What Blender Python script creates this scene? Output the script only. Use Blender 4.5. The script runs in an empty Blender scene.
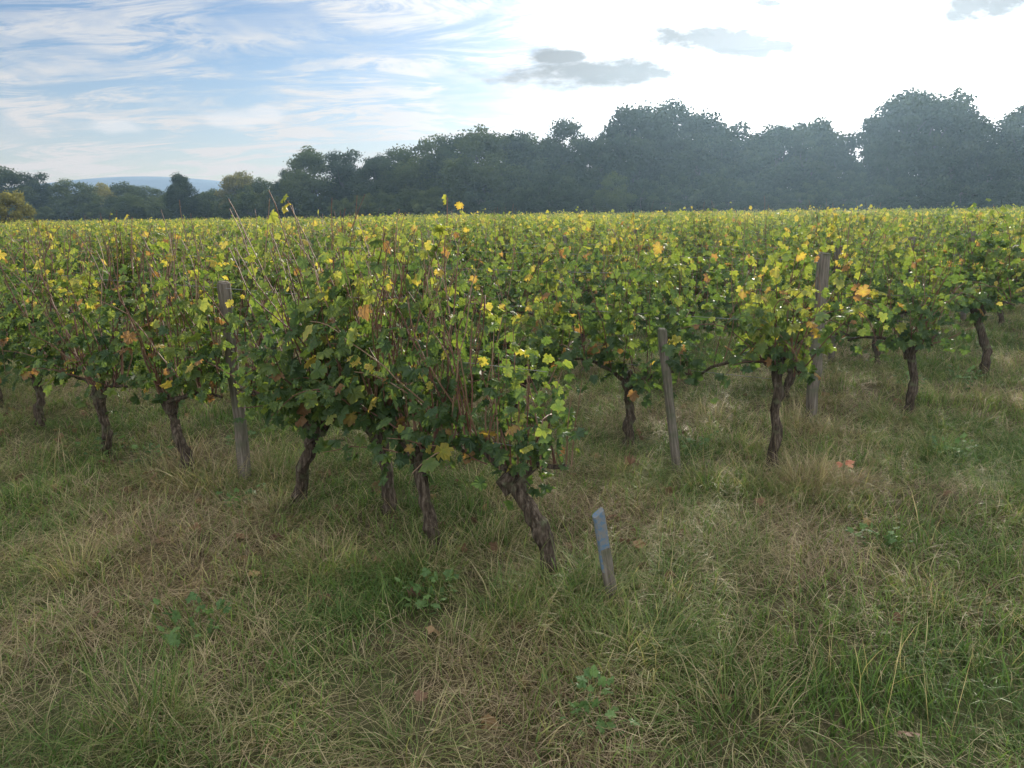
import bpy, math, random
import numpy as np
from mathutils import Vector, Matrix, noise as mnoise

scene = bpy.context.scene
R = np.random.RandomState

# ------------------------------------------------------------------ helpers
def gh(x, y):
    """ground height"""
    n = mnoise.noise(Vector((x*0.35, y*0.35, 0.3)))*0.05 + mnoise.noise(Vector((x*1.3, y*1.3, 4.1)))*0.025
    d = math.hypot(x, y)
    return n*max(0.0, 1.0 - d/60.0)

class MB:
    def __init__(s):
        s.v=[]; s.f=[]; s.m=[]; s.a=[]; s.b=[]; s.n=0
    def add(s, v, faces, mat, a=0.0, b=0.0):
        v=np.asarray(v,float); k=len(v)
        s.v.append(v)
        o=s.n
        s.f.extend([tuple(i+o for i in f) for f in faces])
        s.m.extend([mat]*len(faces))
        s.a.append(np.broadcast_to(np.asarray(a,float),(k,)))
        s.b.append(np.broadcast_to(np.asarray(b,float),(k,)))
        s.n+=k
    def addmany(s, V, tf, mat, A, B):
        """V (N,k,3); tf faces of the template"""
        N,k,_=V.shape
        o=s.n
        s.v.append(V.reshape(-1,3))
        for i in range(N):
            q=o+i*k
            s.f.extend([tuple(j+q for j in f) for f in tf])
        s.m.extend([mat]*(N*len(tf)))
        s.a.append(np.broadcast_to(A,(N,k)).reshape(-1)); s.b.append(np.broadcast_to(B,(N,k)).reshape(-1))
        s.n+=N*k
    def tube(s, pts, rad, sides, mat, a=0.0, b=0.0, knob=0.0, rng=None):
        pts=np.asarray(pts,float); n=len(pts)
        tan=np.gradient(pts,axis=0); tan/= (np.linalg.norm(tan,axis=1,keepdims=True)+1e-9)
        ref=np.array([0.31,0.95,0.05]) if abs(tan[0][1])<0.8 else np.array([1,0,0.])
        V=[]
        ang=np.arange(sides)/sides*2*math.pi
        for i in range(n):
            u=np.cross(tan[i],ref); u/=np.linalg.norm(u)+1e-9; w=np.cross(tan[i],u)
            r=rad[i]*np.ones(sides)
            if knob and rng is not None: r=r*(1+knob*rng.uniform(-1,1,sides))
            V.append(pts[i]+np.outer(np.cos(ang)*r,u)+np.outer(np.sin(ang)*r,w))
        V=np.concatenate(V)
        F=[]
        for i in range(n-1):
            for j in range(sides):
                k=(j+1)%sides
                F.append((i*sides+j,i*sides+k,(i+1)*sides+k,(i+1)*sides+j))
        F.append(tuple(range((n-1)*sides,n*sides)))
        s.add(V,F,mat,a,b)
    def mesh(s, name, mats, smooth=False):
        me=bpy.data.meshes.new(name)
        v=np.concatenate(s.v)
        me.from_pydata(v.tolist(),[],s.f)
        me.polygons.foreach_set('material_index',s.m)
        if smooth: me.polygons.foreach_set('use_smooth',[True]*len(s.f))
        for nm,arr in (('rnd',s.a),('edge',s.b)):
            at=me.attributes.new(nm,'FLOAT','POINT')
            at.data.foreach_set('value',np.concatenate(arr).astype(np.float32))
        for m in mats: me.materials.append(m)
        me.update()
        return me

def link(ob):
    scene.collection.objects.link(ob); return ob
def newobj(name, me, loc=(0,0,0), rz=0, sc=(1,1,1)):
    ob=bpy.data.objects.new(name,me); ob.location=loc; ob.rotation_euler=(0,0,rz); ob.scale=sc
    return link(ob)

def scatter(name, pts, rots, scls, idx, srcs, realize=False):
    coll=bpy.data.collections.new(name+'_source')
    for i,me in enumerate(srcs):
        coll.objects.link(bpy.data.objects.new('%s_part_%02d'%(name,i),me))
    me=bpy.data.meshes.new(name); me.from_pydata([tuple(p) for p in pts],[],[])
    a=me.attributes.new('rot','FLOAT_VECTOR','POINT'); a.data.foreach_set('vector',np.asarray(rots,np.float32).ravel())
    a=me.attributes.new('scl','FLOAT_VECTOR','POINT'); a.data.foreach_set('vector',np.asarray(scls,np.float32).ravel())
    a=me.attributes.new('idx','INT','POINT'); a.data.foreach_set('value',np.asarray(idx,np.int32))
    ob=link(bpy.data.objects.new(name,me))
    ng=bpy.data.node_groups.new(name,'GeometryNodeTree')
    ng.interface.new_socket('Geometry',in_out='INPUT',socket_type='NodeSocketGeometry')
    ng.interface.new_socket('Geometry',in_out='OUTPUT',socket_type='NodeSocketGeometry')
    N=ng.nodes; L=ng.links
    gi=N.new('NodeGroupInput'); go=N.new('NodeGroupOutput')
    ci=N.new('GeometryNodeCollectionInfo'); ci.inputs['Collection'].default_value=coll
    ci.inputs['Separate Children'].default_value=True; ci.inputs['Reset Children'].default_value=True
    ip=N.new('GeometryNodeInstanceOnPoints'); ip.inputs['Pick Instance'].default_value=True
    def na(nm,t):
        n=N.new('GeometryNodeInputNamedAttribute'); n.data_type=t; n.inputs['Name'].default_value=nm
        return n.outputs['Attribute']
    e2r=N.new('FunctionNodeEulerToRotation')
    L.new(na('rot','FLOAT_VECTOR'),e2r.inputs[0])
    L.new(gi.outputs[0],ip.inputs['Points']); L.new(ci.outputs[0],ip.inputs['Instance'])
    L.new(na('idx','INT'),ip.inputs['Instance Index']); L.new(e2r.outputs[0],ip.inputs['Rotation'])
    L.new(na('scl','FLOAT_VECTOR'),ip.inputs['Scale'])
    res=ip.outputs[0]
    if realize:
        rn=N.new('GeometryNodeRealizeInstances'); L.new(res,rn.inputs[0]); res=rn.outputs[0]
    L.new(res,go.inputs[0])
    md=ob.modifiers.new('scatter','NODES'); md.node_group=ng
    return ob

# ------------------------------------------------------------------ node helper
class NT:
    def __init__(s,tree): s.t=tree; s.N=tree.nodes; s.L=tree.links
    def put(s,inp,v):
        if v is None: return
        if isinstance(v,bpy.types.NodeSocket): s.L.new(v,inp)
        else: inp.default_value=v
    def math(s,op,a,b=None,c=None,clamp=False):
        n=s.N.new('ShaderNodeMath'); n.operation=op; n.use_clamp=clamp
        s.put(n.inputs[0],a); s.put(n.inputs[1],b); s.put(n.inputs[2],c); return n.outputs[0]
    def vmath(s,op,a,b=None):
        n=s.N.new('ShaderNodeVectorMath'); n.operation=op
        s.put(n.inputs[0],a); s.put(n.inputs[1],b)
        return n.outputs['Value'] if op in('DOT_PRODUCT','LENGTH') else n.outputs[0]
    def attr(s,nm):
        n=s.N.new('ShaderNodeAttribute'); n.attribute_name=nm; return n.outputs['Fac']
    def ramp(s,f,stops):
        n=s.N.new('ShaderNodeValToRGB'); s.put(n.inputs[0],f)
        e=n.color_ramp.elements
        while len(e)<len(stops): e.new(0.5)
        for i,(p,c) in enumerate(stops):
            e[i].position=p; e[i].color=(c[0],c[1],c[2],1) if not isinstance(c,(int,float)) else (c,c,c,1)
        return n.outputs[0]
    def noise(s,vec,scale,detail=3,rough=.5,dist=0):
        n=s.N.new('ShaderNodeTexNoise'); s.put(n.inputs['Vector'],vec); n.inputs['Scale'].default_value=scale
        n.inputs['Detail'].default_value=detail; n.inputs['Roughness'].default_value=rough; n.inputs['Distortion'].default_value=dist
        return n.outputs['Fac']
    def mix(s,f,a,b,mode='MIX'):
        n=s.N.new('ShaderNodeMix'); n.data_type='RGBA'; n.blend_type=mode
        s.put(n.inputs[0],f)
        for i,v in ((6,a),(7,b)):
            if not isinstance(v,bpy.types.NodeSocket) and len(v)==3: v=(*v,1)
            s.put(n.inputs[i],v)
        return n.outputs[2]
    def mapr(s,v,a,b,c=0,d=1,smooth=True):
        n=s.N.new('ShaderNodeMapRange'); n.interpolation_type='SMOOTHSTEP' if smooth else 'LINEAR'
        s.put(n.inputs[0],v)
        for i,q in enumerate((a,b,c,d)): n.inputs[1+i].default_value=q
        return n.outputs[0]

def newmat(name):
    m=bpy.data.materials.new(name); m.use_nodes=True
    t=NT(m.node_tree); t.N.clear()
    out=t.N.new('ShaderNodeOutputMaterial')
    return m,t,out
def finish(t,out,col,rough=.7,spec=.2,trans=0.0,tcol=None,bump=None,bstr=.3,bdist=.01):
    p=t.N.new('ShaderNodeBsdfPrincipled'); t.put(p.inputs['Base Color'],col)
    t.put(p.inputs['Roughness'],rough); p.inputs['Specular IOR Level'].default_value=spec
    if bump is not None:
        b=t.N.new('ShaderNodeBump'); b.inputs['Strength'].default_value=bstr; b.inputs['Distance'].default_value=bdist
        t.L.new(bump,b.inputs['Height']); t.L.new(b.outputs[0],p.inputs['Normal'])
    sh=p.outputs[0]
    if trans>0:
        tr=t.N.new('ShaderNodeBsdfTranslucent'); t.put(tr.inputs[0],tcol if tcol is not None else col)
        mx=t.N.new('ShaderNodeMixShader'); mx.inputs[0].default_value=trans
        t.L.new(sh,mx.inputs[1]); t.L.new(tr.outputs[0],mx.inputs[2]); sh=mx.outputs[0]
    t.L.new(sh,out.inputs['Surface'])
def pos(t):
    return t.N.new('ShaderNodeNewGeometry').outputs['Position']
def orand(t):
    return t.N.new('ShaderNodeObjectInfo').outputs['Random']

# ------------------------------------------------------------------ materials
m_leaf,t,o=newmat('vine_leaf')
r=t.attr('rnd'); e=t.attr('edge')
nz=t.noise(pos(t),45,3,.65); nb=t.noise(pos(t),.9,1)
f=t.math('ADD',r,t.math('MULTIPLY',t.math('SUBTRACT',nb,.5),.7))
f=t.math('ADD',f,t.math('MULTIPLY',t.math('MULTIPLY',e,nz),.22))
col=t.ramp(f,[(0,(.046,.088,.040)),(.3,(.080,.134,.046)),(.52,(.155,.205,.056)),(.7,(.28,.290,.078)),(.86,(.42,.34,.095)),(1,(.25,.15,.08))])
spots=t.mapr(nz,.60,.70)
col=t.mix(t.math('MULTIPLY',spots,.45),col,(.17,.11,.055))
tc=t.mix(1.0,col,(1.95,1.85,.8),'MULTIPLY')
finish(t,o,col,.5,.35,.5,tc)
m_cane,t,o=newmat('vine_cane')
col=t.ramp(t.attr('rnd'),[(0,(.09,.04,.03)),(.5,(.14,.066,.043)),(1,(.22,.145,.09))])
finish(t,o,col,.6,.3)
m_bark,t,o=newmat('vine_bark')
mp=t.N.new('ShaderNodeMapping'); mp.inputs['Scale'].default_value=(1,1,.16)
tcn=t.N.new('ShaderNodeTexCoord'); t.L.new(tcn.outputs['Object'],mp.inputs[0])
n1=t.noise(mp.outputs[0],70,4,.7)
n2=t.noise(tcn.outputs['Object'],12,3)
col=t.ramp(n1,[(.3,(.022,.017,.013)),(.5,(.075,.058,.043)),(.7,(.19,.155,.12))])
col=t.mix(t.mapr(n2,.52,.68),col,(.12,.13,.075))
finish(t,o,col,.9,.1,bump=n1,bstr=.9,bdist=.02)
m_post,t,o=newmat('weathered_wood')
mp=t.N.new('ShaderNodeMapping'); mp.inputs['Scale'].default_value=(1,1,.06)
tcn=t.N.new('ShaderNodeTexCoord'); t.L.new(tcn.outputs['Object'],mp.inputs[0])
n1=t.noise(mp.outputs[0],90,4,.6)
col=t.ramp(n1,[(.3,(.06,.05,.04)),(.5,(.15,.13,.105)),(.75,(.25,.225,.19))])
col=t.mix(t.mapr(t.noise(tcn.outputs['Object'],9,3),.45,.7),col,(.10,.11,.07))
finish(t,o,col,.85,.1,bump=n1,bstr=.7,bdist=.006)
m_wire,t,o=newmat('galvanised_wire'); finish(t,o,(.2,.2,.2,1),.45,.5)
m_blue,t,o=newmat('faded_blue_paint')
tcn=t.N.new('ShaderNodeTexCoord')
col=t.mix(t.mapr(t.noise(tcn.outputs['Object'],45,4,.7),.38,.60),(.09,.165,.25),(.19,.19,.18))
finish(t,o,col,.6,.3)
m_grass,t,o=newmat('grass_blades')
r=t.attr('rnd'); e=t.attr('edge')
P=pos(t)
big=t.noise(P,.75,3,.6)
f=t.math('ADD',r,t.math('MULTIPLY',t.math('SUBTRACT',big,.50),1.8))
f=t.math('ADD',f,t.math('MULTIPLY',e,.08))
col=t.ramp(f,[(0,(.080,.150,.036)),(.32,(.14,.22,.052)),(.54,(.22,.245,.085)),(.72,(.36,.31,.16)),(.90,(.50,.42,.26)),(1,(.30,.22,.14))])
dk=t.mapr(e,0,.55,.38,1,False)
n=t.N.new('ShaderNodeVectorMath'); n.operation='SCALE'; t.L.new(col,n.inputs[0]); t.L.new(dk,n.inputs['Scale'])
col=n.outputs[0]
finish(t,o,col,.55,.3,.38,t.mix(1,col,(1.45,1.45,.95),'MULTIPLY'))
m_ground,t,o=newmat('soil_and_thatch')
P=pos(t)
a=t.noise(P,9,6,.7); b=t.noise(P,.75,4,.6); c=t.noise(P,120,3,.7)
col=t.ramp(a,[(.3,(.055,.042,.026)),(.5,(.10,.08,.046)),(.7,(.18,.145,.085))])
col=t.mix(t.mapr(b,.35,.55,.65,.1),col,(.075,.11,.04))
col=t.mix(t.mapr(c,.5,.7,0,.6),col,(.26,.21,.125))
finish(t,o,col,.95,.05,bump=c,bstr=.8,bdist=.02)
m_dead,t,o=newmat('fallen_leaf')
col=t.ramp(t.attr('rnd'),[(0,(.14,.085,.055)),(.5,(.24,.15,.09)),(.85,(.36,.26,.12)),(1,(.55,.27,.17))])
finish(t,o,col,.7,.2,.2)
m_weed,t,o=newmat('weed_leaf')
col=t.ramp(t.attr('rnd'),[(0,(.07,.14,.045)),(1,(.14,.23,.07))])
finish(t,o,col,.5,.3,.35)
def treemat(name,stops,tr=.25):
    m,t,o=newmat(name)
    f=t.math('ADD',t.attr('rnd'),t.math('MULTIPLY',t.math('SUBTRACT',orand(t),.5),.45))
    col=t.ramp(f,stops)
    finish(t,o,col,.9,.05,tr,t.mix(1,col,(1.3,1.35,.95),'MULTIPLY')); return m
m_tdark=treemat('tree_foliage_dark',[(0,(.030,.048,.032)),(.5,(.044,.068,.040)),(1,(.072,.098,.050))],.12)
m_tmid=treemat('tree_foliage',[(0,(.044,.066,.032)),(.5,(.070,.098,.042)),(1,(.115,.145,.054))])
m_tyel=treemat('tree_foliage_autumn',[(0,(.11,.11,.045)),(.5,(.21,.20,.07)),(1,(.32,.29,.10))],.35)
m_tbark,t,o=newmat('tree_bark')
n1=t.noise(pos(t),6,4,.7)
finish(t,o,t.ramp(n1,[(.3,(.05,.05,.05)),(.7,(.11,.11,.105))]),.9,.1)
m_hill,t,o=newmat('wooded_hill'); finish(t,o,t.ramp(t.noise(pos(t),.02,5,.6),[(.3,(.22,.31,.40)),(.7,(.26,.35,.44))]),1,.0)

# ------------------------------------------------------------------ leaf template
def mkleaf(half):
    outl=half+[(-x,y) for x,y in half[-2:0:-1]]
    LT=[(0,.38,0)]
    for x,y in outl: LT.append((x,y,-.30*abs(x)-.22*(y-.38)**2))
    LT=np.array(LT); LT[1:,2]+=np.array([.05 if i%2 else -.04 for i in range(len(LT)-1)])
    LF=[(0,i,i+1) for i in range(1,len(LT)-1)]+[(0,len(LT)-1,1)]
    return LT,LF,np.r_[0,np.ones(len(LT)-1)]
HI=mkleaf([(.0,.10),(.14,-.06),(.36,-.02),(.47,.12),(.38,.26),(.55,.44),(.50,.60),(.31,.58),(.27,.80),(.13,.90),(.0,1.06)])
LO=mkleaf([(.0,.08),(.40,.0),(.52,.50),(.25,.78),(.0,1.06)])
def basis(tip,nrm):
    y=tip/np.linalg.norm(tip,axis=1,keepdims=True)
    x=np.cross(y,nrm); x/=np.linalg.norm(x,axis=1,keepdims=True)+1e-9
    z=np.cross(x,y)
    return np.stack([x,y,z],axis=1)
def add_leaves(mb,posn,tip,nrm,size,rnd,mat,rng,curl=1.0,tpl=HI):
    LT,LF,LE=tpl
    N=len(posn); B=basis(tip,nrm)
    T=np.repeat(LT[None],N,0).copy()
    T[:,:,2]*=(curl*rng.uniform(.2,2.2,(N,1)))
    T[:,:,0]*=rng.uniform(.75,1.1,(N,1))
    T[:,:,:]+=rng.normal(0,.03,T.shape)
    V=np.einsum('nkj,njl->nkl',T*size[:,None,None],B)+posn[:,None,:]
    mb.addmany(V,LF,mat,rnd[:,None],LE[None,:])

def rwalk(start,d,n,step,rng,wob=.12,grav=0.0,up=0.0):
    p=np.array(start,float); d=np.array(d,float); d/=np.linalg.norm(d)
    out=[p.copy()]
    for i in range(n):
        d=d+rng.normal(0,wob,3)+np.array([0,0,up-grav*i])
        d/=np.linalg.norm(d); p=p+d*step; out.append(p.copy())
    return np.array(out)

def vine(seed,h=1.5,ncane=19,leaf=1.0,x0=-.55,x1=.55,trunk=None,tr=.036,bare=2,yel=0.0,head=.46,hfun=None,thin=1.0,over=.14,low=.36,lod=False,bext=1.0):
    rng=R(seed); mb=MB()
    if trunk is None:
        lx,ly=rng.uniform(-.16,.16),rng.uniform(-.06,.06)
        z=np.linspace(-.08,head,8); s=(z+.08)/(head+.08)
        trunk=np.stack([lx*s**1.4+rng.normal(0,.010,8)+.02*np.sin(s*6+seed),ly*s+rng.normal(0,.010,8),z],1)
    trunk=np.array(trunk,float)
    ti=np.linspace(0,len(trunk)-1,16); trunk=np.stack([np.interp(ti,range(len(trunk)),trunk[:,j]) for j in range(3)],1)
    trunk[1:-1,:2]+=rng.normal(0,.004,(14,2))
    n=len(trunk)
    rad=tr*(1.12-.35*np.linspace(0,1,n))*(1+rng.uniform(-.15,.15,n)); rad[-1]*=1.25; rad[-2]*=1.25; rad[-3]*=1.15; rad[0]*=1.3; rad[1]*=1.2
    mb.tube(trunk,rad,11,0,0,0,.17,rng)
    hd=trunk[-1]
    for k in range(4):
        q=hd+rng.normal(0,.022,3)
        mb.tube([q+(0,0,-.05),q+(rng.normal(0,.02),rng.normal(0,.02),0),q+(rng.normal(0,.03),rng.normal(0,.02),.06)],[.022,.036,.015],7,0,0,0,.25,rng)
    arms=[]
    for sx in (x0*.85,x1*.85):
        m=8; s=np.linspace(0,1,m)
        tgt=np.array([sx,rng.normal(0,.02),min(head+.12,.62)+rng.normal(0,.03)])
        a=hd+(tgt-hd)*s[:,None]; a[:,2]+=.05*np.sin(s*3.1); a+=rng.normal(0,.007,a.shape)
        mb.tube(a,.017*(1.1-.6*s),6,0,0,0,.12,rng); arms.append(a)
    arm=np.concatenate(arms)
    LP=[];LTi=[];LN=[];LS=[];LR=[]
    for c in range(ncane+bare):
        isbare=c>=ncane
        st=arm[rng.randint(len(arm))]+rng.normal(0,.015,3)
        kind=rng.uniform()
        hh=h if hfun is None else hfun(st[0])
        side=rng.choice([-1,1])
        if kind<.55 or isbare:
            d=(rng.normal(0,.16),rng.normal(0,.20),1); L=(hh-st[2])*rng.uniform(.82,1.0+over); g=.004; w=.09; up=.05
            if isbare: L*=bext
        elif kind<.85:
            d=(rng.normal(0,.5),side*rng.uniform(.3,.8),.8); L=rng.uniform(.5,.95); g=.026; w=.12; up=0.02
        else:
            d=(rng.normal(0,.6),side*rng.uniform(.4,.9),.25); L=rng.uniform(.3,.5); g=.05; w=.14; up=0.0
        ns=max(5,int(L/.065))
        p=rwalk(st,d,ns,L/ns,rng,w,g,up)
        p[:,1]=np.clip(p[:,1],-.36,.36)
        p[:,2]=np.maximum(p[:,2],low)
        if hfun is not None:
            p[:,2]=np.minimum(p[:,2],np.array([hfun(q)*(1.0+.16*(c%5)/4 if isbare else 1.03) for q in p[:,0]]))
        rr=np.linspace(.0050,.0020,len(p))*rng.uniform(.8,1.2)
        if not lod or c%3==0: mb.tube(p,rr,4 if not lod else 3,1,rng.uniform(),0)
        if isbare and rng.uniform()<.5: continue
        for i in range(1,len(p)):
            nl=rng.choice([2,3,4],p=[.2,.4,.4]) if not isbare else rng.choice([0,1],p=[.75,.25])
            for q in range(nl):
                if rng.uniform()>leaf: continue
                off=rng.normal(0,1,3); off/=np.linalg.norm(off)
                off=off*rng.uniform(.04,.17 if q else .09); off[1]*=1.15
                pp=p[i]+off
                sgn=np.sign(pp[1]+rng.normal(0,.06)) or 1
                tip=np.array([rng.normal(0,.6),sgn*rng.uniform(.1,.9),-rng.uniform(.0,1.1)])
                nr=np.array([rng.normal(0,.6),sgn*rng.uniform(.0,1.0),rng.uniform(.1,1.0)])
                LP.append(pp);LTi.append(tip);LN.append(nr)
                fr=i/len(p)
                LS.append(rng.choice([rng.uniform(.035,.06),rng.uniform(.058,.105)],p=[.27,.73])*(1.0-.35*fr*fr)*thin)
                zt=(pp[2]-.5)/1.0
                v=.09+.38*max(0,zt)**1.5+rng.normal(0,.13)+yel
                if rng.uniform()<.03: v=rng.uniform(.68,.82)
                if rng.uniform()<.025: v=rng.uniform(.95,1.1)
                LR.append(v)
    add_leaves(mb,np.array(LP),np.array(LTi),np.array(LN),np.array(LS),np.array(LR),2,rng,tpl=LO if lod else HI)
    return mb.mesh('grapevine_%d'%seed,[m_bark,m_cane,m_leaf])

variants=[vine(100+i,h=1.39+.10*((i*7)%5)/4,ncane=18+(i%3),yel=((i*5)%7-3)*.025,leaf=.86,bare=9,bext=1.20) for i in range(9)]
lodv=[vine(160+i,h=1.41+.10*((i*7)%5)/4,ncane=18,yel=((i*5)%7-3)*.025+.02,leaf=.55,thin=1.22,lod=True) for i in range(7)]
nearv=[vine(140+i,h=1.36+.02*i,ncane=18,yel=.02,leaf=.82,bare=24,thin=.95,bext=1.26) for i in range(4)]

# ------------------------------------------------------------------ rows
d=np.array([-.81,.58]); d/=np.linalg.norm(d)
ROT=math.atan2(d[1],d[0])
E0=np.array([.15,3.09]); dE=np.array([1.51,1.37])
rg=R(5)
def place(me,x,y,rot,sc=(1,1,1),name='grapevine'):
    return newobj(name,me,(x,y,gh(x,y)),rot,sc)
def h0(x): return .95+.90*max(0,x+.05) if x<.52 else 1.45
end0=vine(11,h=1.05,ncane=22,leaf=.60,x0=-.12,x1=.6,
   trunk=[(0,0,-.08),(-.005,.0,.06),(.012,-.01,.16),(.035,.0,.25),(.085,.01,.33),(.14,.0,.39),(.17,.0,.44)],tr=.040,bare=12,head=.46,yel=.08,
   hfun=h0, thin=.8)
v1=vine(12,h=1.42,ncane=17,leaf=.70,x0=-.25,x1=.5,trunk=[(0,0,-.08),(.02,0,.1),(.05,.01,.25),(.09,0,.4),(.11,0,.47)],tr=.035,bare=32,head=.47,yel=.03,
   hfun=lambda x:h0(x+.55),bext=1.15)
e1=vine(13,h=1.42,ncane=17,leaf=.68,x0=-.14,x1=.6,trunk=[(0,0,-.08),(.01,0,.12),(-.01,.01,.25),(.02,0,.4),(.0,0,.52),(.02,0,.62),(.03,0,.72)],tr=.034,bare=8,head=.70,yel=.0,thin=.9,
   hfun=lambda x:1.30+.2*min(1,max(0,x+.1)))
e2=vine(14,h=1.36,ncane=16,leaf=.7,x0=-.14,x1=.6,tr=.038,bare=5,head=.58,thin=.9)
e3=vine(15,h=1.42,ncane=17,leaf=.8,x0=-.2,x1=.6,tr=.042,bare=3,head=.60,thin=.95)
place(end0,.15,3.09,ROT); place(v1,-.38,3.38,ROT)
row0=[(-.68,3.78),(-1.23,4.02),(-2.12,4.61),(-2.94,5.13),(-3.85,5.80)]
for i,(x,y) in enumerate(row0):
    place(nearv[i%4] if i<4 else variants[3],x,y,ROT+(math.pi if i%2 else 0),(1,1,[1.05,1.05,1.0,.97,.96][i]))
far_p=[];far_r=[];far_s=[];far_i=[]
posts=[]
NR=54
for k in range(NR):
    E=E0+dE*k
    if k==2: E=np.array([3.2,5.78])
    if k==3: E=np.array([4.68,7.15])
    t=0.0 if k>0 else 5.9
    j=0
    while t<130:
        jit=rg.normal(0,.06)
        p=E+d*(t+jit)+np.array([.58,.81])*rg.normal(0,.03)
        t+=1.02
        j+=1
        if p[1]>80: break
        if abs(p[0])>p[1]*.78+6: 
            if p[0]<0: break
            continue
        if j%5==2 and p[1]<45: posts.append((p[0]+d[0]*.45,p[1]+d[1]*.45,k))
        rz=ROT+(math.pi if rg.uniform()<.5 else 0)+rg.normal(0,.05)
        hs=1+rg.normal(0,.04)
        if rg.uniform()<.03 and k>3: continue
        vi=rg.randint(9)
        if j==1 and k in (1,2,3):
            place([e1,e2,e3][k-1],E[0],E[1],ROT,(1,1,[1,1.0,1.06][k-1])); continue
        if p[1]<10.5 and k<=4:
            place(variants[vi],p[0],p[1],rz,(1,1,min(hs,1.03)*(1.02 if k else .97)))
        else:
            g=.97 if p[0]<-.2*p[1] else 1.02
            if p[1]>15: vi=9+rg.randint(7)
            far_p.append((p[0],p[1],gh(p[0],p[1])));far_r.append((0,0,rz));far_s.append((.98,1.05,hs*g));far_i.append(vi)
scatter('distant_grapevine_rows',far_p,far_r,far_s,far_i,variants+lodv)

# ------------------------------------------------------------------ posts
def post_mesh(seed,h,r):
    rng=R(seed); mb=MB()
    z=np.linspace(-.12,h,9)
    pts=np.stack([rng.normal(0,.003,9),rng.normal(0,.003,9),z],1)
    mb.tube(pts,np.full(9,r),10,0,0,0,.09,rng)
    mb.tube([(0,0,h+.001),(0.002,0,h+.012)],[r*.97,r*.75],10,0,0,0,.03,rng)
    for zz in (.62,.95,1.2):
        if zz<h: mb.tube([(r*.85,-.012,zz),(r*1.15,0,zz),(r*.85,.012,zz)],[.002]*3,4,1)
    return mb.mesh('vineyard_post_%d'%seed,[m_post,m_wire])
pms=[post_mesh(i,1.26+.03*i,.036+.002*i) for i in range(3)]
pshort=post_mesh(7,.93,.028)
def mkpost(x,y,i,lx=0,ly=0,s=1,me=None):
    ob=newobj('wooden_vineyard_post',me or pms[i%3],(x,y,gh(x,y)),i*1.3,(s,s,1)); ob.rotation_euler=(ly,lx,0); return ob
mkpost(-1.70,4.44,0,-.01,.0,1.1)
mkpost(1.05,4.48,1,-.14,0,1,pshort)
mkpost(2.40,5.72,2,.0,0,1.15)
for (x,y,k) in posts:
    if (k in(0,1,2) and y<8.5): continue
    if y<16: mkpost(x,y,k,rg.normal(0,.03),rg.normal(0,.03))
mb=MB(); rng=R(3)
segs=10
V=[];F=[]
for i in range(segs+1):
    z=-.1+i*.54/segs; w=.026*(1-.1*i/segs); dd=.017
    j=rng.normal(0,.0012,8)
    c=.3
    V+=[(-w,-dd+c*dd,z),(-w+c*dd,-dd,z),(w-c*dd,-dd,z),(w,-dd+c*dd,z),(w,dd-c*dd,z),(w-c*dd,dd,z),(-w+c*dd,dd,z),(-w,dd-c*dd,z)]
    V[-8:]=[(a+j[q],b2+j[-q-1],cc+(0.012*(a/w) if i==segs else 0)) for q,(a,b2,cc) in enumerate(V[-8:])]
for i in range(segs):
    for q in range(8): F.append((i*8+q,i*8+(q+1)%8,(i+1)*8+(q+1)%8,(i+1)*8+q))
F.append(tuple(segs*8+q for q in range(8)))
mb.add(V,F,0)
me=mb.mesh('stake',[m_post,m_blue])
for p_ in me.polygons:
    if p_.center.z>.30 or (p_.center.z>.16 and p_.center.x<-.02): p_.material_index=1
st=newobj('blue_topped_wooden_stake',me,(.42,2.86,gh(.44,2.87))); st.rotation_euler=(.08,-.20,.25); st.scale=(1,1,1.02)

mb=MB()
for k in range(0,8):
    E=E0+dE*k
    if k==2: E=np.array([3.2,5.78])
    if k==3: E=np.array([4.68,7.15])
    for zz in (.62,.98,1.25):
        pts=[]
        for t in np.linspace(-.0 if zz<1 else .9,32,40):
            p=E+d*t; pts.append((p[0],p[1],zz+gh(p[0],p[1])*.5-.02*abs(math.sin(t*.6))))
        mb.tube(pts,[.0016]*len(pts),4,0)
newobj('trellis_wires',mb.mesh('trellis_wires',[m_wire]))

# ------------------------------------------------------------------ ground
a=np.r_[np.linspace(0,14,71),14*1.13**np.arange(1,46)]
xs=np.r_[-a[:0:-1],a]
ys=xs
nx=len(xs)
GV=[(x,y,gh(x,y)) for y in ys for x in xs]
GF=[(j*nx+i,j*nx+i+1,(j+1)*nx+i+1,(j+1)*nx+i) for j in range(nx-1) for i in range(nx-1)]
me=bpy.data.meshes.new('ground'); me.from_pydata(GV,[],GF); me.polygons.foreach_set('use_smooth',[True]*len(GF)); me.materials.append(m_ground)
newobj('ground',me)

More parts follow.
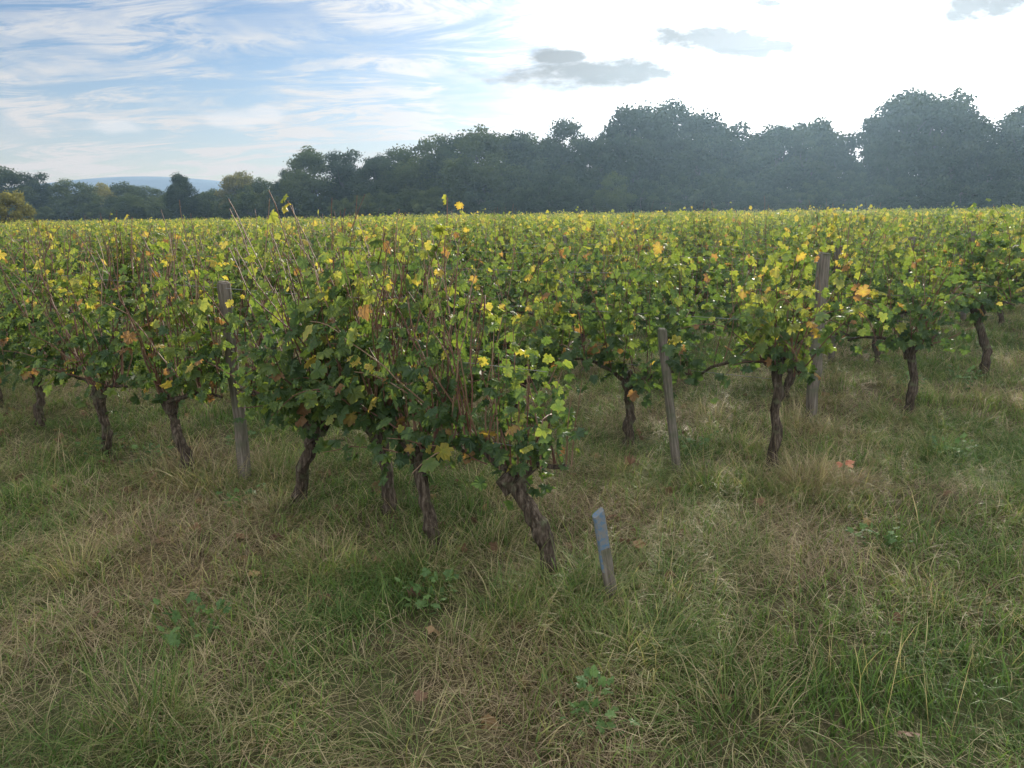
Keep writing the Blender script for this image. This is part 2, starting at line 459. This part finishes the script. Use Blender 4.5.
# ------------------------------------------------------------------ grass
def blades(mb,rng,N,rad,Lmin,Lmax,wid,th0,bend,rlo,rhi,cx=0,cy=0,gauss=False,mat=0,comb=None):
    S=5
    if gauss: bx=rng.normal(cx,rad*.4,N);by=rng.normal(cy,rad*.4,N)
    else:
        rr=rad*np.sqrt(rng.uniform(0,1,N)); an=rng.uniform(0,6.283,N); bx=cx+rr*np.cos(an); by=cy+rr*np.sin(an)
    L=rng.uniform(Lmin,Lmax,N)*rng.uniform(.6,1,N); az=rng.uniform(0,6.283,N)
    if comb is not None: az=comb+rng.normal(0,.9,N)
    if gauss: az=np.arctan2(by-cy,bx-cx)+rng.normal(0,.6,N)
    th=np.abs(rng.normal(th0,.25,N)); bd=rng.uniform(.2,1,N)*bend
    P=np.zeros((N,S,3)); P[:,0,0]=bx;P[:,0,1]=by;P[:,0,2]=-.015
    tw=rng.normal(0,.35,N)
    for i in range(1,S):
        s=(i-.5)/(S-1); T=np.minimum(th+bd*s*1.4,2.0); A=az+tw*s*2
        P[:,i,0]=P[:,i-1,0]+np.sin(T)*np.cos(A)*L/(S-1)
        P[:,i,1]=P[:,i-1,1]+np.sin(T)*np.sin(A)*L/(S-1)
        P[:,i,2]=np.maximum(P[:,i-1,2]+np.cos(T)*L/(S-1),.006+rng.uniform(0,.03,N))
    wa=az+math.pi/2+rng.normal(0,.5,N)
    w=wid*rng.uniform(.6,1.3,N)/2
    W=np.stack([np.cos(wa)*w,np.sin(wa)*w,np.zeros(N)],1)
    prof=[.8,1,.85,.55]
    V=np.zeros((N,2*(S-1)+1,3))
    for i in range(S-1):
        V[:,2*i]=P[:,i]-W*prof[i]; V[:,2*i+1]=P[:,i]+W*prof[i]
    V[:,-1]=P[:,-1]
    tf=[(2*i,2*i+1,2*i+3,2*i+2) for i in range(S-2)]+[(2*(S-2),2*(S-2)+1,2*(S-1))]
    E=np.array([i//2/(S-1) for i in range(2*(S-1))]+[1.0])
    A=rng.uniform(rlo,rhi,N)
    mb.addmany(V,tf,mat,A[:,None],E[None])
gm=[]
for i in range(4):
    mb=MB();rng=R(200+i)
    blades(mb,rng,220,.30,.07,.20,.0044,.3,1.3,.0,.42)
    blades(mb,rng,110,.30,.12,.30,.0028,.8,1.3,.55,.95)
    gm.append(mb.mesh('green_grass_%d'%i,[m_grass]))
for i in range(4):
    mb=MB();rng=R(220+i)
    blades(mb,rng,90,.30,.07,.20,.0042,.35,1.2,.1,.5)
    blades(mb,rng,250,.30,.14,.36,.0027,1.05,1.1,.55,1.0,comb=i*1.5)
    gm.append(mb.mesh('straw_grass_%d'%i,[m_grass]))
for i in range(3):
    mb=MB();rng=R(240+i)
    blades(mb,rng,230,.22,.18,.38,.0032,.35,2.0,.2,.9,gauss=True)
    blades(mb,rng,60,.25,.14,.30,.0027,1.0,1.1,.5,1.0)
    gm.append(mb.mesh('tussock_%d'%i,[m_grass]))
for i in range(2):
    mb=MB();rng=R(250+i)
    blades(mb,rng,230,.27,.06,.17,.005,.3,1.0,.0,.35)
    blades(mb,rng,14,.25,.3,.45,.0022,.25,.8,.7,1.0)
    gm.append(mb.mesh('short_grass_%d'%i,[m_grass]))
for i in range(2):
    mb=MB();rng=R(260+i)
    N=30; q=np.stack([rng.normal(0,.07,N),rng.normal(0,.07,N),rng.uniform(.03,.14,N)],1)
    tip=np.stack([q[:,0]*8,q[:,1]*8,rng.uniform(-.3,.6,N)],1)+rng.normal(0,.2,(N,3)); nr=np.stack([rng.normal(0,.3,N),rng.normal(0,.3,N),np.ones(N)],1)
    add_leaves(mb,q,tip,nr,rng.uniform(.02,.042,N),rng.uniform(0,1,N),1,rng,.5)
    for k in range(0,N,2): mb.tube([(q[k,0]*.2,q[k,1]*.2,0),(q[k,0]*.7,q[k,1]*.7,q[k,2]*.6),q[k]],[.0018,.0015,.001],3,1,.3)
    blades(mb,rng,120,.25,.05,.16,.004,.3,1.0,.1,.5)
    gm.append(mb.mesh('weed_%d'%i,[m_grass,m_weed]))
rng=R(77)
class G:
    def __init__(s): s.p=[];s.r=[];s.s=[];s.i=[]
GA=G();GB=G()
def addg(x,y,s,kmin=None):
    n=mnoise.noise(Vector((x*.75,y*.75,9.)))+rng.normal(0,.22)
    u=rng.uniform()
    if kmin is not None: k=kmin
    elif u<.06: k=8+rng.randint(3)
    elif u<.095: k=13+rng.randint(2)
    elif n>.04: k=4+rng.randint(4)
    elif n>-.28: k=rng.randint(4)
    else: k=rng.choice([0,1,2,3,11,12])
    g=GA if y<5 else GB
    hm=.8+.5*(.5+mnoise.noise(Vector((x*1.4,y*1.4,31.))))
    g.p.append((x,y,gh(x,y)));g.r.append((rng.normal(0,.08),rng.normal(0,.08),rng.uniform(0,6.28)));z=s*rng.uniform(.75,1.2)*hm;g.s.append((s,s,z));g.i.append(k)
def fill(y0,y1,dens,s):
    # jittered grid so that no bald gaps are left
    st=1/math.sqrt(dens); y=y0
    while y<y1:
        w=y*.75+1; x=-w
        while x<w:
            addg(x+rng.uniform(-.6,.6)*st,y+rng.uniform(-.6,.6)*st,s); x+=st
        y+=st
fill(1.2,5,15,.97); fill(5,8,8,1.05); fill(8,14,3.5,1.3); fill(14,26,1.2,1.8)
for (x,y) in [(.5,2.85),(.42,2.8),(1.5,4.15),(1.75,4.1),(1.95,4.25),(1.65,3.95),(.67,4.5),(3.2,5.6),(3.5,5.4),(4.3,5.8),(4.5,6.0),(4.1,5.6),(-1.3,3.95),(-2.1,4.5),(2.3,5.5),(2.9,4.9),(-.8,3.3),(.55,2.45),(.75,2.35),(.1,2.95),(-.4,3.25),(1.85,4.1),(4.35,5.7)]:
    for q in range(2): addg(x+rng.normal(0,.12),y+rng.normal(0,.1),rng.uniform(.85,1.15),8+rng.randint(3))
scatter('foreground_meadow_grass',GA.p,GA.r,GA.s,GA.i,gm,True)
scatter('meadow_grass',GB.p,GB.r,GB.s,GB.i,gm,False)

mb=MB();rng=R(9); N=380
Q=[]
for i in range(N):
    k=rng.choice([0,0,1,2,-1]); 
    if k>=0:
        E=E0+dE*k; tt=rng.uniform(-.5,7); p=E+d*tt+np.array([.58,.81])*rng.normal(-.1,.5)
    else: p=(rng.uniform(-3,3.5),rng.uniform(1.8,5))
    Q.append((p[0],p[1],gh(p[0],p[1])+rng.uniform(.01,.06)))
Q=np.array(Q)
add_leaves(mb,Q,rng.normal(0,1,(N,3))*[1,1,.3],rng.normal(0,.5,(N,3))+[0,0,1],rng.uniform(.035,.07,N),rng.uniform(0,.85,N),0,rng,2.8)
newobj('fallen_vine_leaves',mb.mesh('fallen_vine_leaves',[m_dead]))
mb=MB()
q=np.array([[1.87,3.95,gh(1.9,4.)+.25],[1.855,3.94,gh(1.9,4.)+.24],[1.885,3.94,gh(1.9,4.)+.24]])
add_leaves(mb,q,np.array([[1,-.3,.2],[-.8,-.2,.3],[.2,-1,-.3]]),np.array([[0,-.5,1.],[.2,-.6,.8],[.1,-.8,.5]]),np.array([.05,.04,.04]),np.array([1.,1.,.95]),0,R(1),2)
newobj('orange_fallen_leaf',mb.mesh('orange_fallen_leaf',[m_dead]))

# ------------------------------------------------------------------ trees (unit: 10 m high)
def tree(seed,W=7.5,base=.12,kind='oak',mat=m_tmid,nl=22000,ls=.19):
    rng=R(seed); mb=MB(); H=10.
    z=np.linspace(-.3,H*.62,8)
    tp=np.stack([np.cumsum(rng.normal(0,.12,8)),np.cumsum(rng.normal(0,.12,8)),z],1)
    mb.tube(tp,.28*(1.15-np.linspace(0,1,8)*.85),8,0,0,0,.1,rng)
    C=[];Rd=[]
    nc=70 if kind=='oak' else 60
    for i in range(nc):
        while True:
            v=rng.uniform(-1,1,3)
            l=np.linalg.norm(v)
            if .3<l<1: break
        if kind=='oak':
            zc=H*(base+(1-base)*.5); rz=H*(1-base)*.46
            taper=1-.3*max(0,v[2])
            c=np.array([v[0]*W*.42*taper,v[1]*W*.42*taper,zc+v[2]*rz]); r_=rng.uniform(.6,1.3)
        else:
            zc=H*.66; rz=H*.30
            c=np.array([v[0]*W*.42,v[1]*W*.42,zc+v[2]*rz]); r_=rng.uniform(.6,1.2)
        C.append(c);Rd.append(r_)
    if kind=='pine':
        for i in range(10):
            c=np.array([rng.normal(0,W*.16),rng.normal(0,W*.16),H*rng.uniform(.25,.5)]); C.append(c);Rd.append(rng.uniform(.5,.9))
    C=np.array(C);Rd=np.array(Rd)
    for i in rng.choice(len(C),16,replace=False):
        a=tp[rng.randint(3,8)]; m=(a+C[i])/2+rng.normal(0,.25,3)+[0,0,-.2]
        mb.tube([a,m,C[i]],[.10,.06,.02],5,0)
    per=nl//len(C)
    for c,r_ in zip(C,Rd):
        n=int(per*r_*r_)
        v=rng.normal(0,1,(n,3)); v/=np.linalg.norm(v,axis=1,keepdims=True)
        rr=r_*rng.uniform(.3,1.0,n)**.6*(1+.35*rng.normal(0,.6,n))
        q=c+v*rr[:,None]*np.array([1,1,.8 if kind=='oak' else .7])
        sz=ls*rng.uniform(.5,1.25,n)
        nr=v+rng.normal(0,.7,(n,3)); tp_=rng.normal(0,1,(n,3))
        B=basis(tp_,nr)
        T=np.array([(-.4,-.5,0),(.45,-.35,.1),(.3,.5,-.05),(-.4,.4,.05)])
        V=np.einsum('kj,njl->nkl',T,B)*sz[:,None,None]+q[:,None,:]
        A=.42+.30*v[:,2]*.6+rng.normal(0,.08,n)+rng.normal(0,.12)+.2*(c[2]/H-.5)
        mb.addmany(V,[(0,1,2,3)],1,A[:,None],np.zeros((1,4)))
    return mb.mesh('%s_tree_%d'%(kind,seed),[m_tbark,mat])
T_oak=[tree(300,7.5,.06,'oak',m_tmid),tree(301,6.2,.08,'oak',m_tdark),tree(302,8.2,.05,'oak',m_tdark),tree(303,6.6,.05,'oak',m_tmid)]
T_pine=[tree(310,7.5,.3,'pine',m_tdark),tree(311,6.5,.3,'pine',m_tdark)]
T_yel=[tree(320,8,.05,'oak',m_tyel)]
T_bush=[tree(330,13,.0,'oak',m_tmid,9000,.34),tree(331,14,.0,'oak',m_tdark,9000,.34)]
T_bushy=[tree(332,13,.0,'oak',m_tyel,9000,.34)]
TL=[(-.80,150,10,'o',0,1.3),(-.726,150,10.8,'o',2,1.2),(-.66,150,10.9,'o',3,1.3),(-.62,155,10.4,'o',2,1.1),(-.568,150,9.2,'o',0,1.3),(-.535,160,8.6,'y',0,1.3),
(-.50,150,8.0,'o',3,1.6),(-.465,150,7.7,'o',0,1.5),(-.43,120,8.1,'o',1,.9),(-.39,150,6.6,'o',3,1.6),(-.35,130,8.9,'y',0,1.2),(-.318,130,8.0,'o',0,1.1),(-.285,122,8.6,'o',2,1.0),
(-.258,115,10.9,'o',3,1.2),(-.213,115,10.6,'o',2,1.1),(-.170,112,9.9,'o',1,1.2),(-.14,108,10.2,'o',2,1.0),(-.108,105,12.0,'o',0,1.05),(-.075,104,11.5,'o',2,1.0),(-.033,95,11.3,'o',3,1.2),
(.004,98,11.2,'o',1,1.2),(.03,101,11.9,'o',0,1.05),(.07,100,12.7,'o',2,.95),(.112,100,10.8,'o',1,1.2),(.14,104,11.8,'o',2,1.0),(.168,100,14.8,'p',0,.95),(.19,103,13.4,'o',2,.9),(.214,100,14.6,'p',1,1.0),
(.25,97,13.2,'o',1,1.1),(.285,95,11.6,'o',2,1.0),(.318,95,10.8,'o',1,1.2),(.346,95,11.7,'o',1,1.0),(.387,94,12.4,'p',0,.95),(.40,97,11.0,'o',2,.9),(.432,93,9.2,'o',1,.9),
(.474,90,11.8,'o',2,.85),(.505,91,14.2,'p',1,1.0),(.545,90,15.0,'p',0,1.0),(.58,92,13.0,'o',1,.9),(.622,90,10.8,'o',2,1.0),(.662,90,12.6,'p',1,1.0),(.70,91,12.0,'o',2,1.0),(.745,90,13,'o',1,1.0),(.80,90,12,'p',0,1.0)]
rng=R(44)
for (u,Y,H,kd,i,wf) in TL:
    src={'o':T_oak,'p':T_pine,'y':T_yel}[kd]; nm={'o':'oak_tree','p':'pine_tree','y':'autumn_poplar_tree'}[kd]
    s=H*1.07/10.
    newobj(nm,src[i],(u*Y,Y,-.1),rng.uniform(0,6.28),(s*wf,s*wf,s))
hp=[];hr=[];hs=[];hi=[]
u=-.85
while u<.85:
    Y=(86 if u>0 else 86+60*min(1,-u/.6))+rng.uniform(-3,3)
    H=rng.uniform(4.2,6.2)
    ii=0 if u<-.05 and rng.uniform()<.7 else 1
    hp.append((u*Y,Y,-.3));hr.append((0,0,rng.uniform(0,6.28)));s=H/10;hs.append((s*.9,s*.9,s));hi.append(ii)
    hp.append((u*Y*1.08,Y*1.08,-.3));hr.append((0,0,rng.uniform(0,6.28)));s=H*1.3/10;hs.append((s*.9,s*.9,s));hi.append(ii)
    u+=.03
scatter('distant_undergrowth_hedge',hp,hr,hs,hi,T_bush)
newobj('yellow_green_bush',T_bushy[0],(-.665*58,58,-.1),1,(.36,.36,.44))
newobj('field_edge_bush',T_oak[3],(.138*84,84,-.1),1,(.66,.66,.60))
newobj('field_edge_bush',T_oak[0],(-.50*130,130,-.1),1,(.8,.8,.62))

mb=MB(); V=[];F=[]
n=80
for i in range(n+1):
    x=-2600+i*60
    h=55+60*mnoise.noise(Vector((i*.07,2.2,0)))+45*math.exp(-((x+1000)/450)**2)
    h=max(h,2)
    V+=[(x,2000,-5),(x,2100,h*.8),(x,2300,h)]
for i in range(n):
    for q in range(2): F.append((i*3+q,(i+1)*3+q,(i+1)*3+q+1,i*3+q+1))
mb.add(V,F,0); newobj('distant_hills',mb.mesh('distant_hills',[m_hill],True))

# ------------------------------------------------------------------ sun, sky
AZ=math.radians(21.7); EL=math.radians(16.5)
S=Vector((math.sin(AZ)*math.cos(EL),math.cos(AZ)*math.cos(EL),math.sin(EL)))
sl=bpy.data.lights.new('sun','SUN'); sl.energy=5.0; sl.angle=math.radians(.6); sl.color=(1,.92,.78)
so=link(bpy.data.objects.new('sun',sl)); so.rotation_euler=S.to_track_quat('Z','Y').to_euler()

w=bpy.data.worlds.new('World'); scene.world=w; w.use_nodes=True
t=NT(w.node_tree); t.N.clear()
out=t.N.new('ShaderNodeOutputWorld'); bg=t.N.new('ShaderNodeBackground'); bg.inputs['Strength'].default_value=.10
sky=t.N.new('ShaderNodeTexSky'); sky.sky_type='NISHITA'; sky.sun_disc=False; sky.sun_elevation=EL; sky.sun_rotation=AZ
sky.air_density=1.0; sky.dust_density=.3; sky.ozone_density=2.0
tc=t.N.new('ShaderNodeTexCoord'); D=t.vmath('NORMALIZE',tc.outputs['Generated'])
sp=t.N.new('ShaderNodeSeparateXYZ'); t.L.new(D,sp.inputs[0]); X,Y,Z=sp.outputs
zz=t.math('ADD',t.math('MAXIMUM',Z,0.0),.16)
cb=t.N.new('ShaderNodeCombineXYZ'); t.L.new(t.math('DIVIDE',X,zz),cb.inputs[0]); t.L.new(t.math('DIVIDE',Y,zz),cb.inputs[1])
mp=t.N.new('ShaderNodeMapping'); mp.inputs['Rotation'].default_value=(0,0,math.radians(40)); mp.inputs['Scale'].default_value=(.7,1.7,1)
t.L.new(cb.outputs[0],mp.inputs[0])
c1=t.noise(mp.outputs[0],2.6,7,.72,.9)
c2=t.noise(cb.outputs[0],1.7,4,.6,.3)
cir=t.math('MULTIPLY',t.mapr(c1,.41,.60),t.mapr(c2,.38,.56,.25,1))
hz=t.mapr(Z,.0,.20,.60,.04)
dot=t.math('MAXIMUM',t.vmath('DOT_PRODUCT',D,tuple(S)),0.0)
g1=t.math('POWER',dot,12.0); g2=t.math('POWER',dot,50.0)
back=t.mapr(Y,.45,-.2)                       # bright cloud added out of view, behind and above the viewer, as fill light
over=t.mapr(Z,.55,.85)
cloud_fill=t.math('MAXIMUM',back,over)
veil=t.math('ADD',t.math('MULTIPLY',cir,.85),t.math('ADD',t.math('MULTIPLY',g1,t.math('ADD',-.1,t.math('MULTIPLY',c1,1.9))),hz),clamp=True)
veil=t.math('MAXIMUM',veil,t.math('MULTIPLY',cloud_fill,t.mapr(c2,.3,.5,.6,1)))
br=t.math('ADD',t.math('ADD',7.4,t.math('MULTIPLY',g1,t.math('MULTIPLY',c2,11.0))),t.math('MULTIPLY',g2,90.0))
br=t.math('ADD',br,t.math('MULTIPLY',cloud_fill,8.0))
ccol=t.N.new('ShaderNodeVectorMath'); ccol.operation='SCALE'; ccol.inputs[0].default_value=(.97,.99,1.03); t.L.new(br,ccol.inputs['Scale'])
skc=t.mix(1.0,sky.outputs[0],(.80,.92,1.12),'MULTIPLY')
col=t.mix(veil,skc,ccol.outputs[0])
U=t.math('DIVIDE',X,t.math('MAXIMUM',Y,.05)); Vv=t.math('DIVIDE',Z,t.math('MAXIMUM',Y,.05))
cb2=t.N.new('ShaderNodeCombineXYZ'); t.L.new(U,cb2.inputs[0]); t.L.new(t.math('MULTIPLY',Vv,2.2),cb2.inputs[1])
cn=t.noise(cb2.outputs[0],13,6,.6)
def puff(u0,v0,a,b,k=2.6):
    du=t.math('DIVIDE',t.math('SUBTRACT',U,u0),a); dv=t.math('DIVIDE',t.math('SUBTRACT',Vv,v0),b)
    q=t.math('SQRT',t.math('ADD',t.math('MULTIPLY',du,du),t.math('MULTIPLY',dv,dv)))
    f=t.math('ADD',t.math('SUBTRACT',1.25,q),t.math('MULTIPLY',t.math('SUBTRACT',cn,.5),k))
    return t.mapr(f,-.15,.85)
gm_=None
for a in [(.115,.172,.125,.020),(.27,.206,.12,.026),(.61,.256,.12,.032),(.33,.250,.04,.010),(.06,.190,.05,.010)]:
    p_=puff(*a); gm_=p_ if gm_ is None else t.math('MAXIMUM',gm_,p_)
col=t.mix(t.math('MULTIPLY',gm_,.97),col,(2.7,2.6,2.6))
wm=None
for a in [(-.50,.115,.04,.009),(-.36,.122,.035,.010),(-.31,.128,.025,.010)]:
    p_=puff(*a); wm=p_ if wm is None else t.math('MAXIMUM',wm,p_)
col=t.mix(t.math('MULTIPLY',wm,.6),col,(8.6,8.7,9.0))
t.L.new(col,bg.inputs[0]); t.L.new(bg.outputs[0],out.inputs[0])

# thin bluish air haze over the whole field
me=bpy.data.meshes.new('air_haze')
x0,x1,y0,y1,z0,z1=-190,190,-20,230,-1,40
me.from_pydata([(x0,y0,z0),(x1,y0,z0),(x1,y1,z0),(x0,y1,z0),(x0,y0,z1),(x1,y0,z1),(x1,y1,z1),(x0,y1,z1)],[],[(3,2,1,0),(4,5,6,7),(0,1,5,4),(1,2,6,5),(2,3,7,6),(3,0,4,7)])
m,t,o=newmat('air_haze')
v=t.N.new('ShaderNodeVolumeScatter'); v.inputs['Color'].default_value=(.50,.75,1,1); v.inputs['Density'].default_value=.00070; v.inputs['Anisotropy'].default_value=.65
t.L.new(v.outputs[0],o.inputs['Volume']); me.materials.append(m)
newobj('air_haze',me)

# ------------------------------------------------------------------ camera
cam=bpy.data.cameras.new('camera'); cam.sensor_width=36; cam.lens=26; cam.clip_end=6000; cam.clip_start=.05
co=link(bpy.data.objects.new('camera',cam))
co.matrix_world=Matrix.Translation((0,0,1.65))@Matrix.Rotation(math.radians(90-13.0),4,'X')@Matrix.Rotation(math.radians(-.7),4,'Z')
scene.camera=co
scene.view_settings.view_transform='Standard'; scene.view_settings.look='None'; scene.view_settings.exposure=0
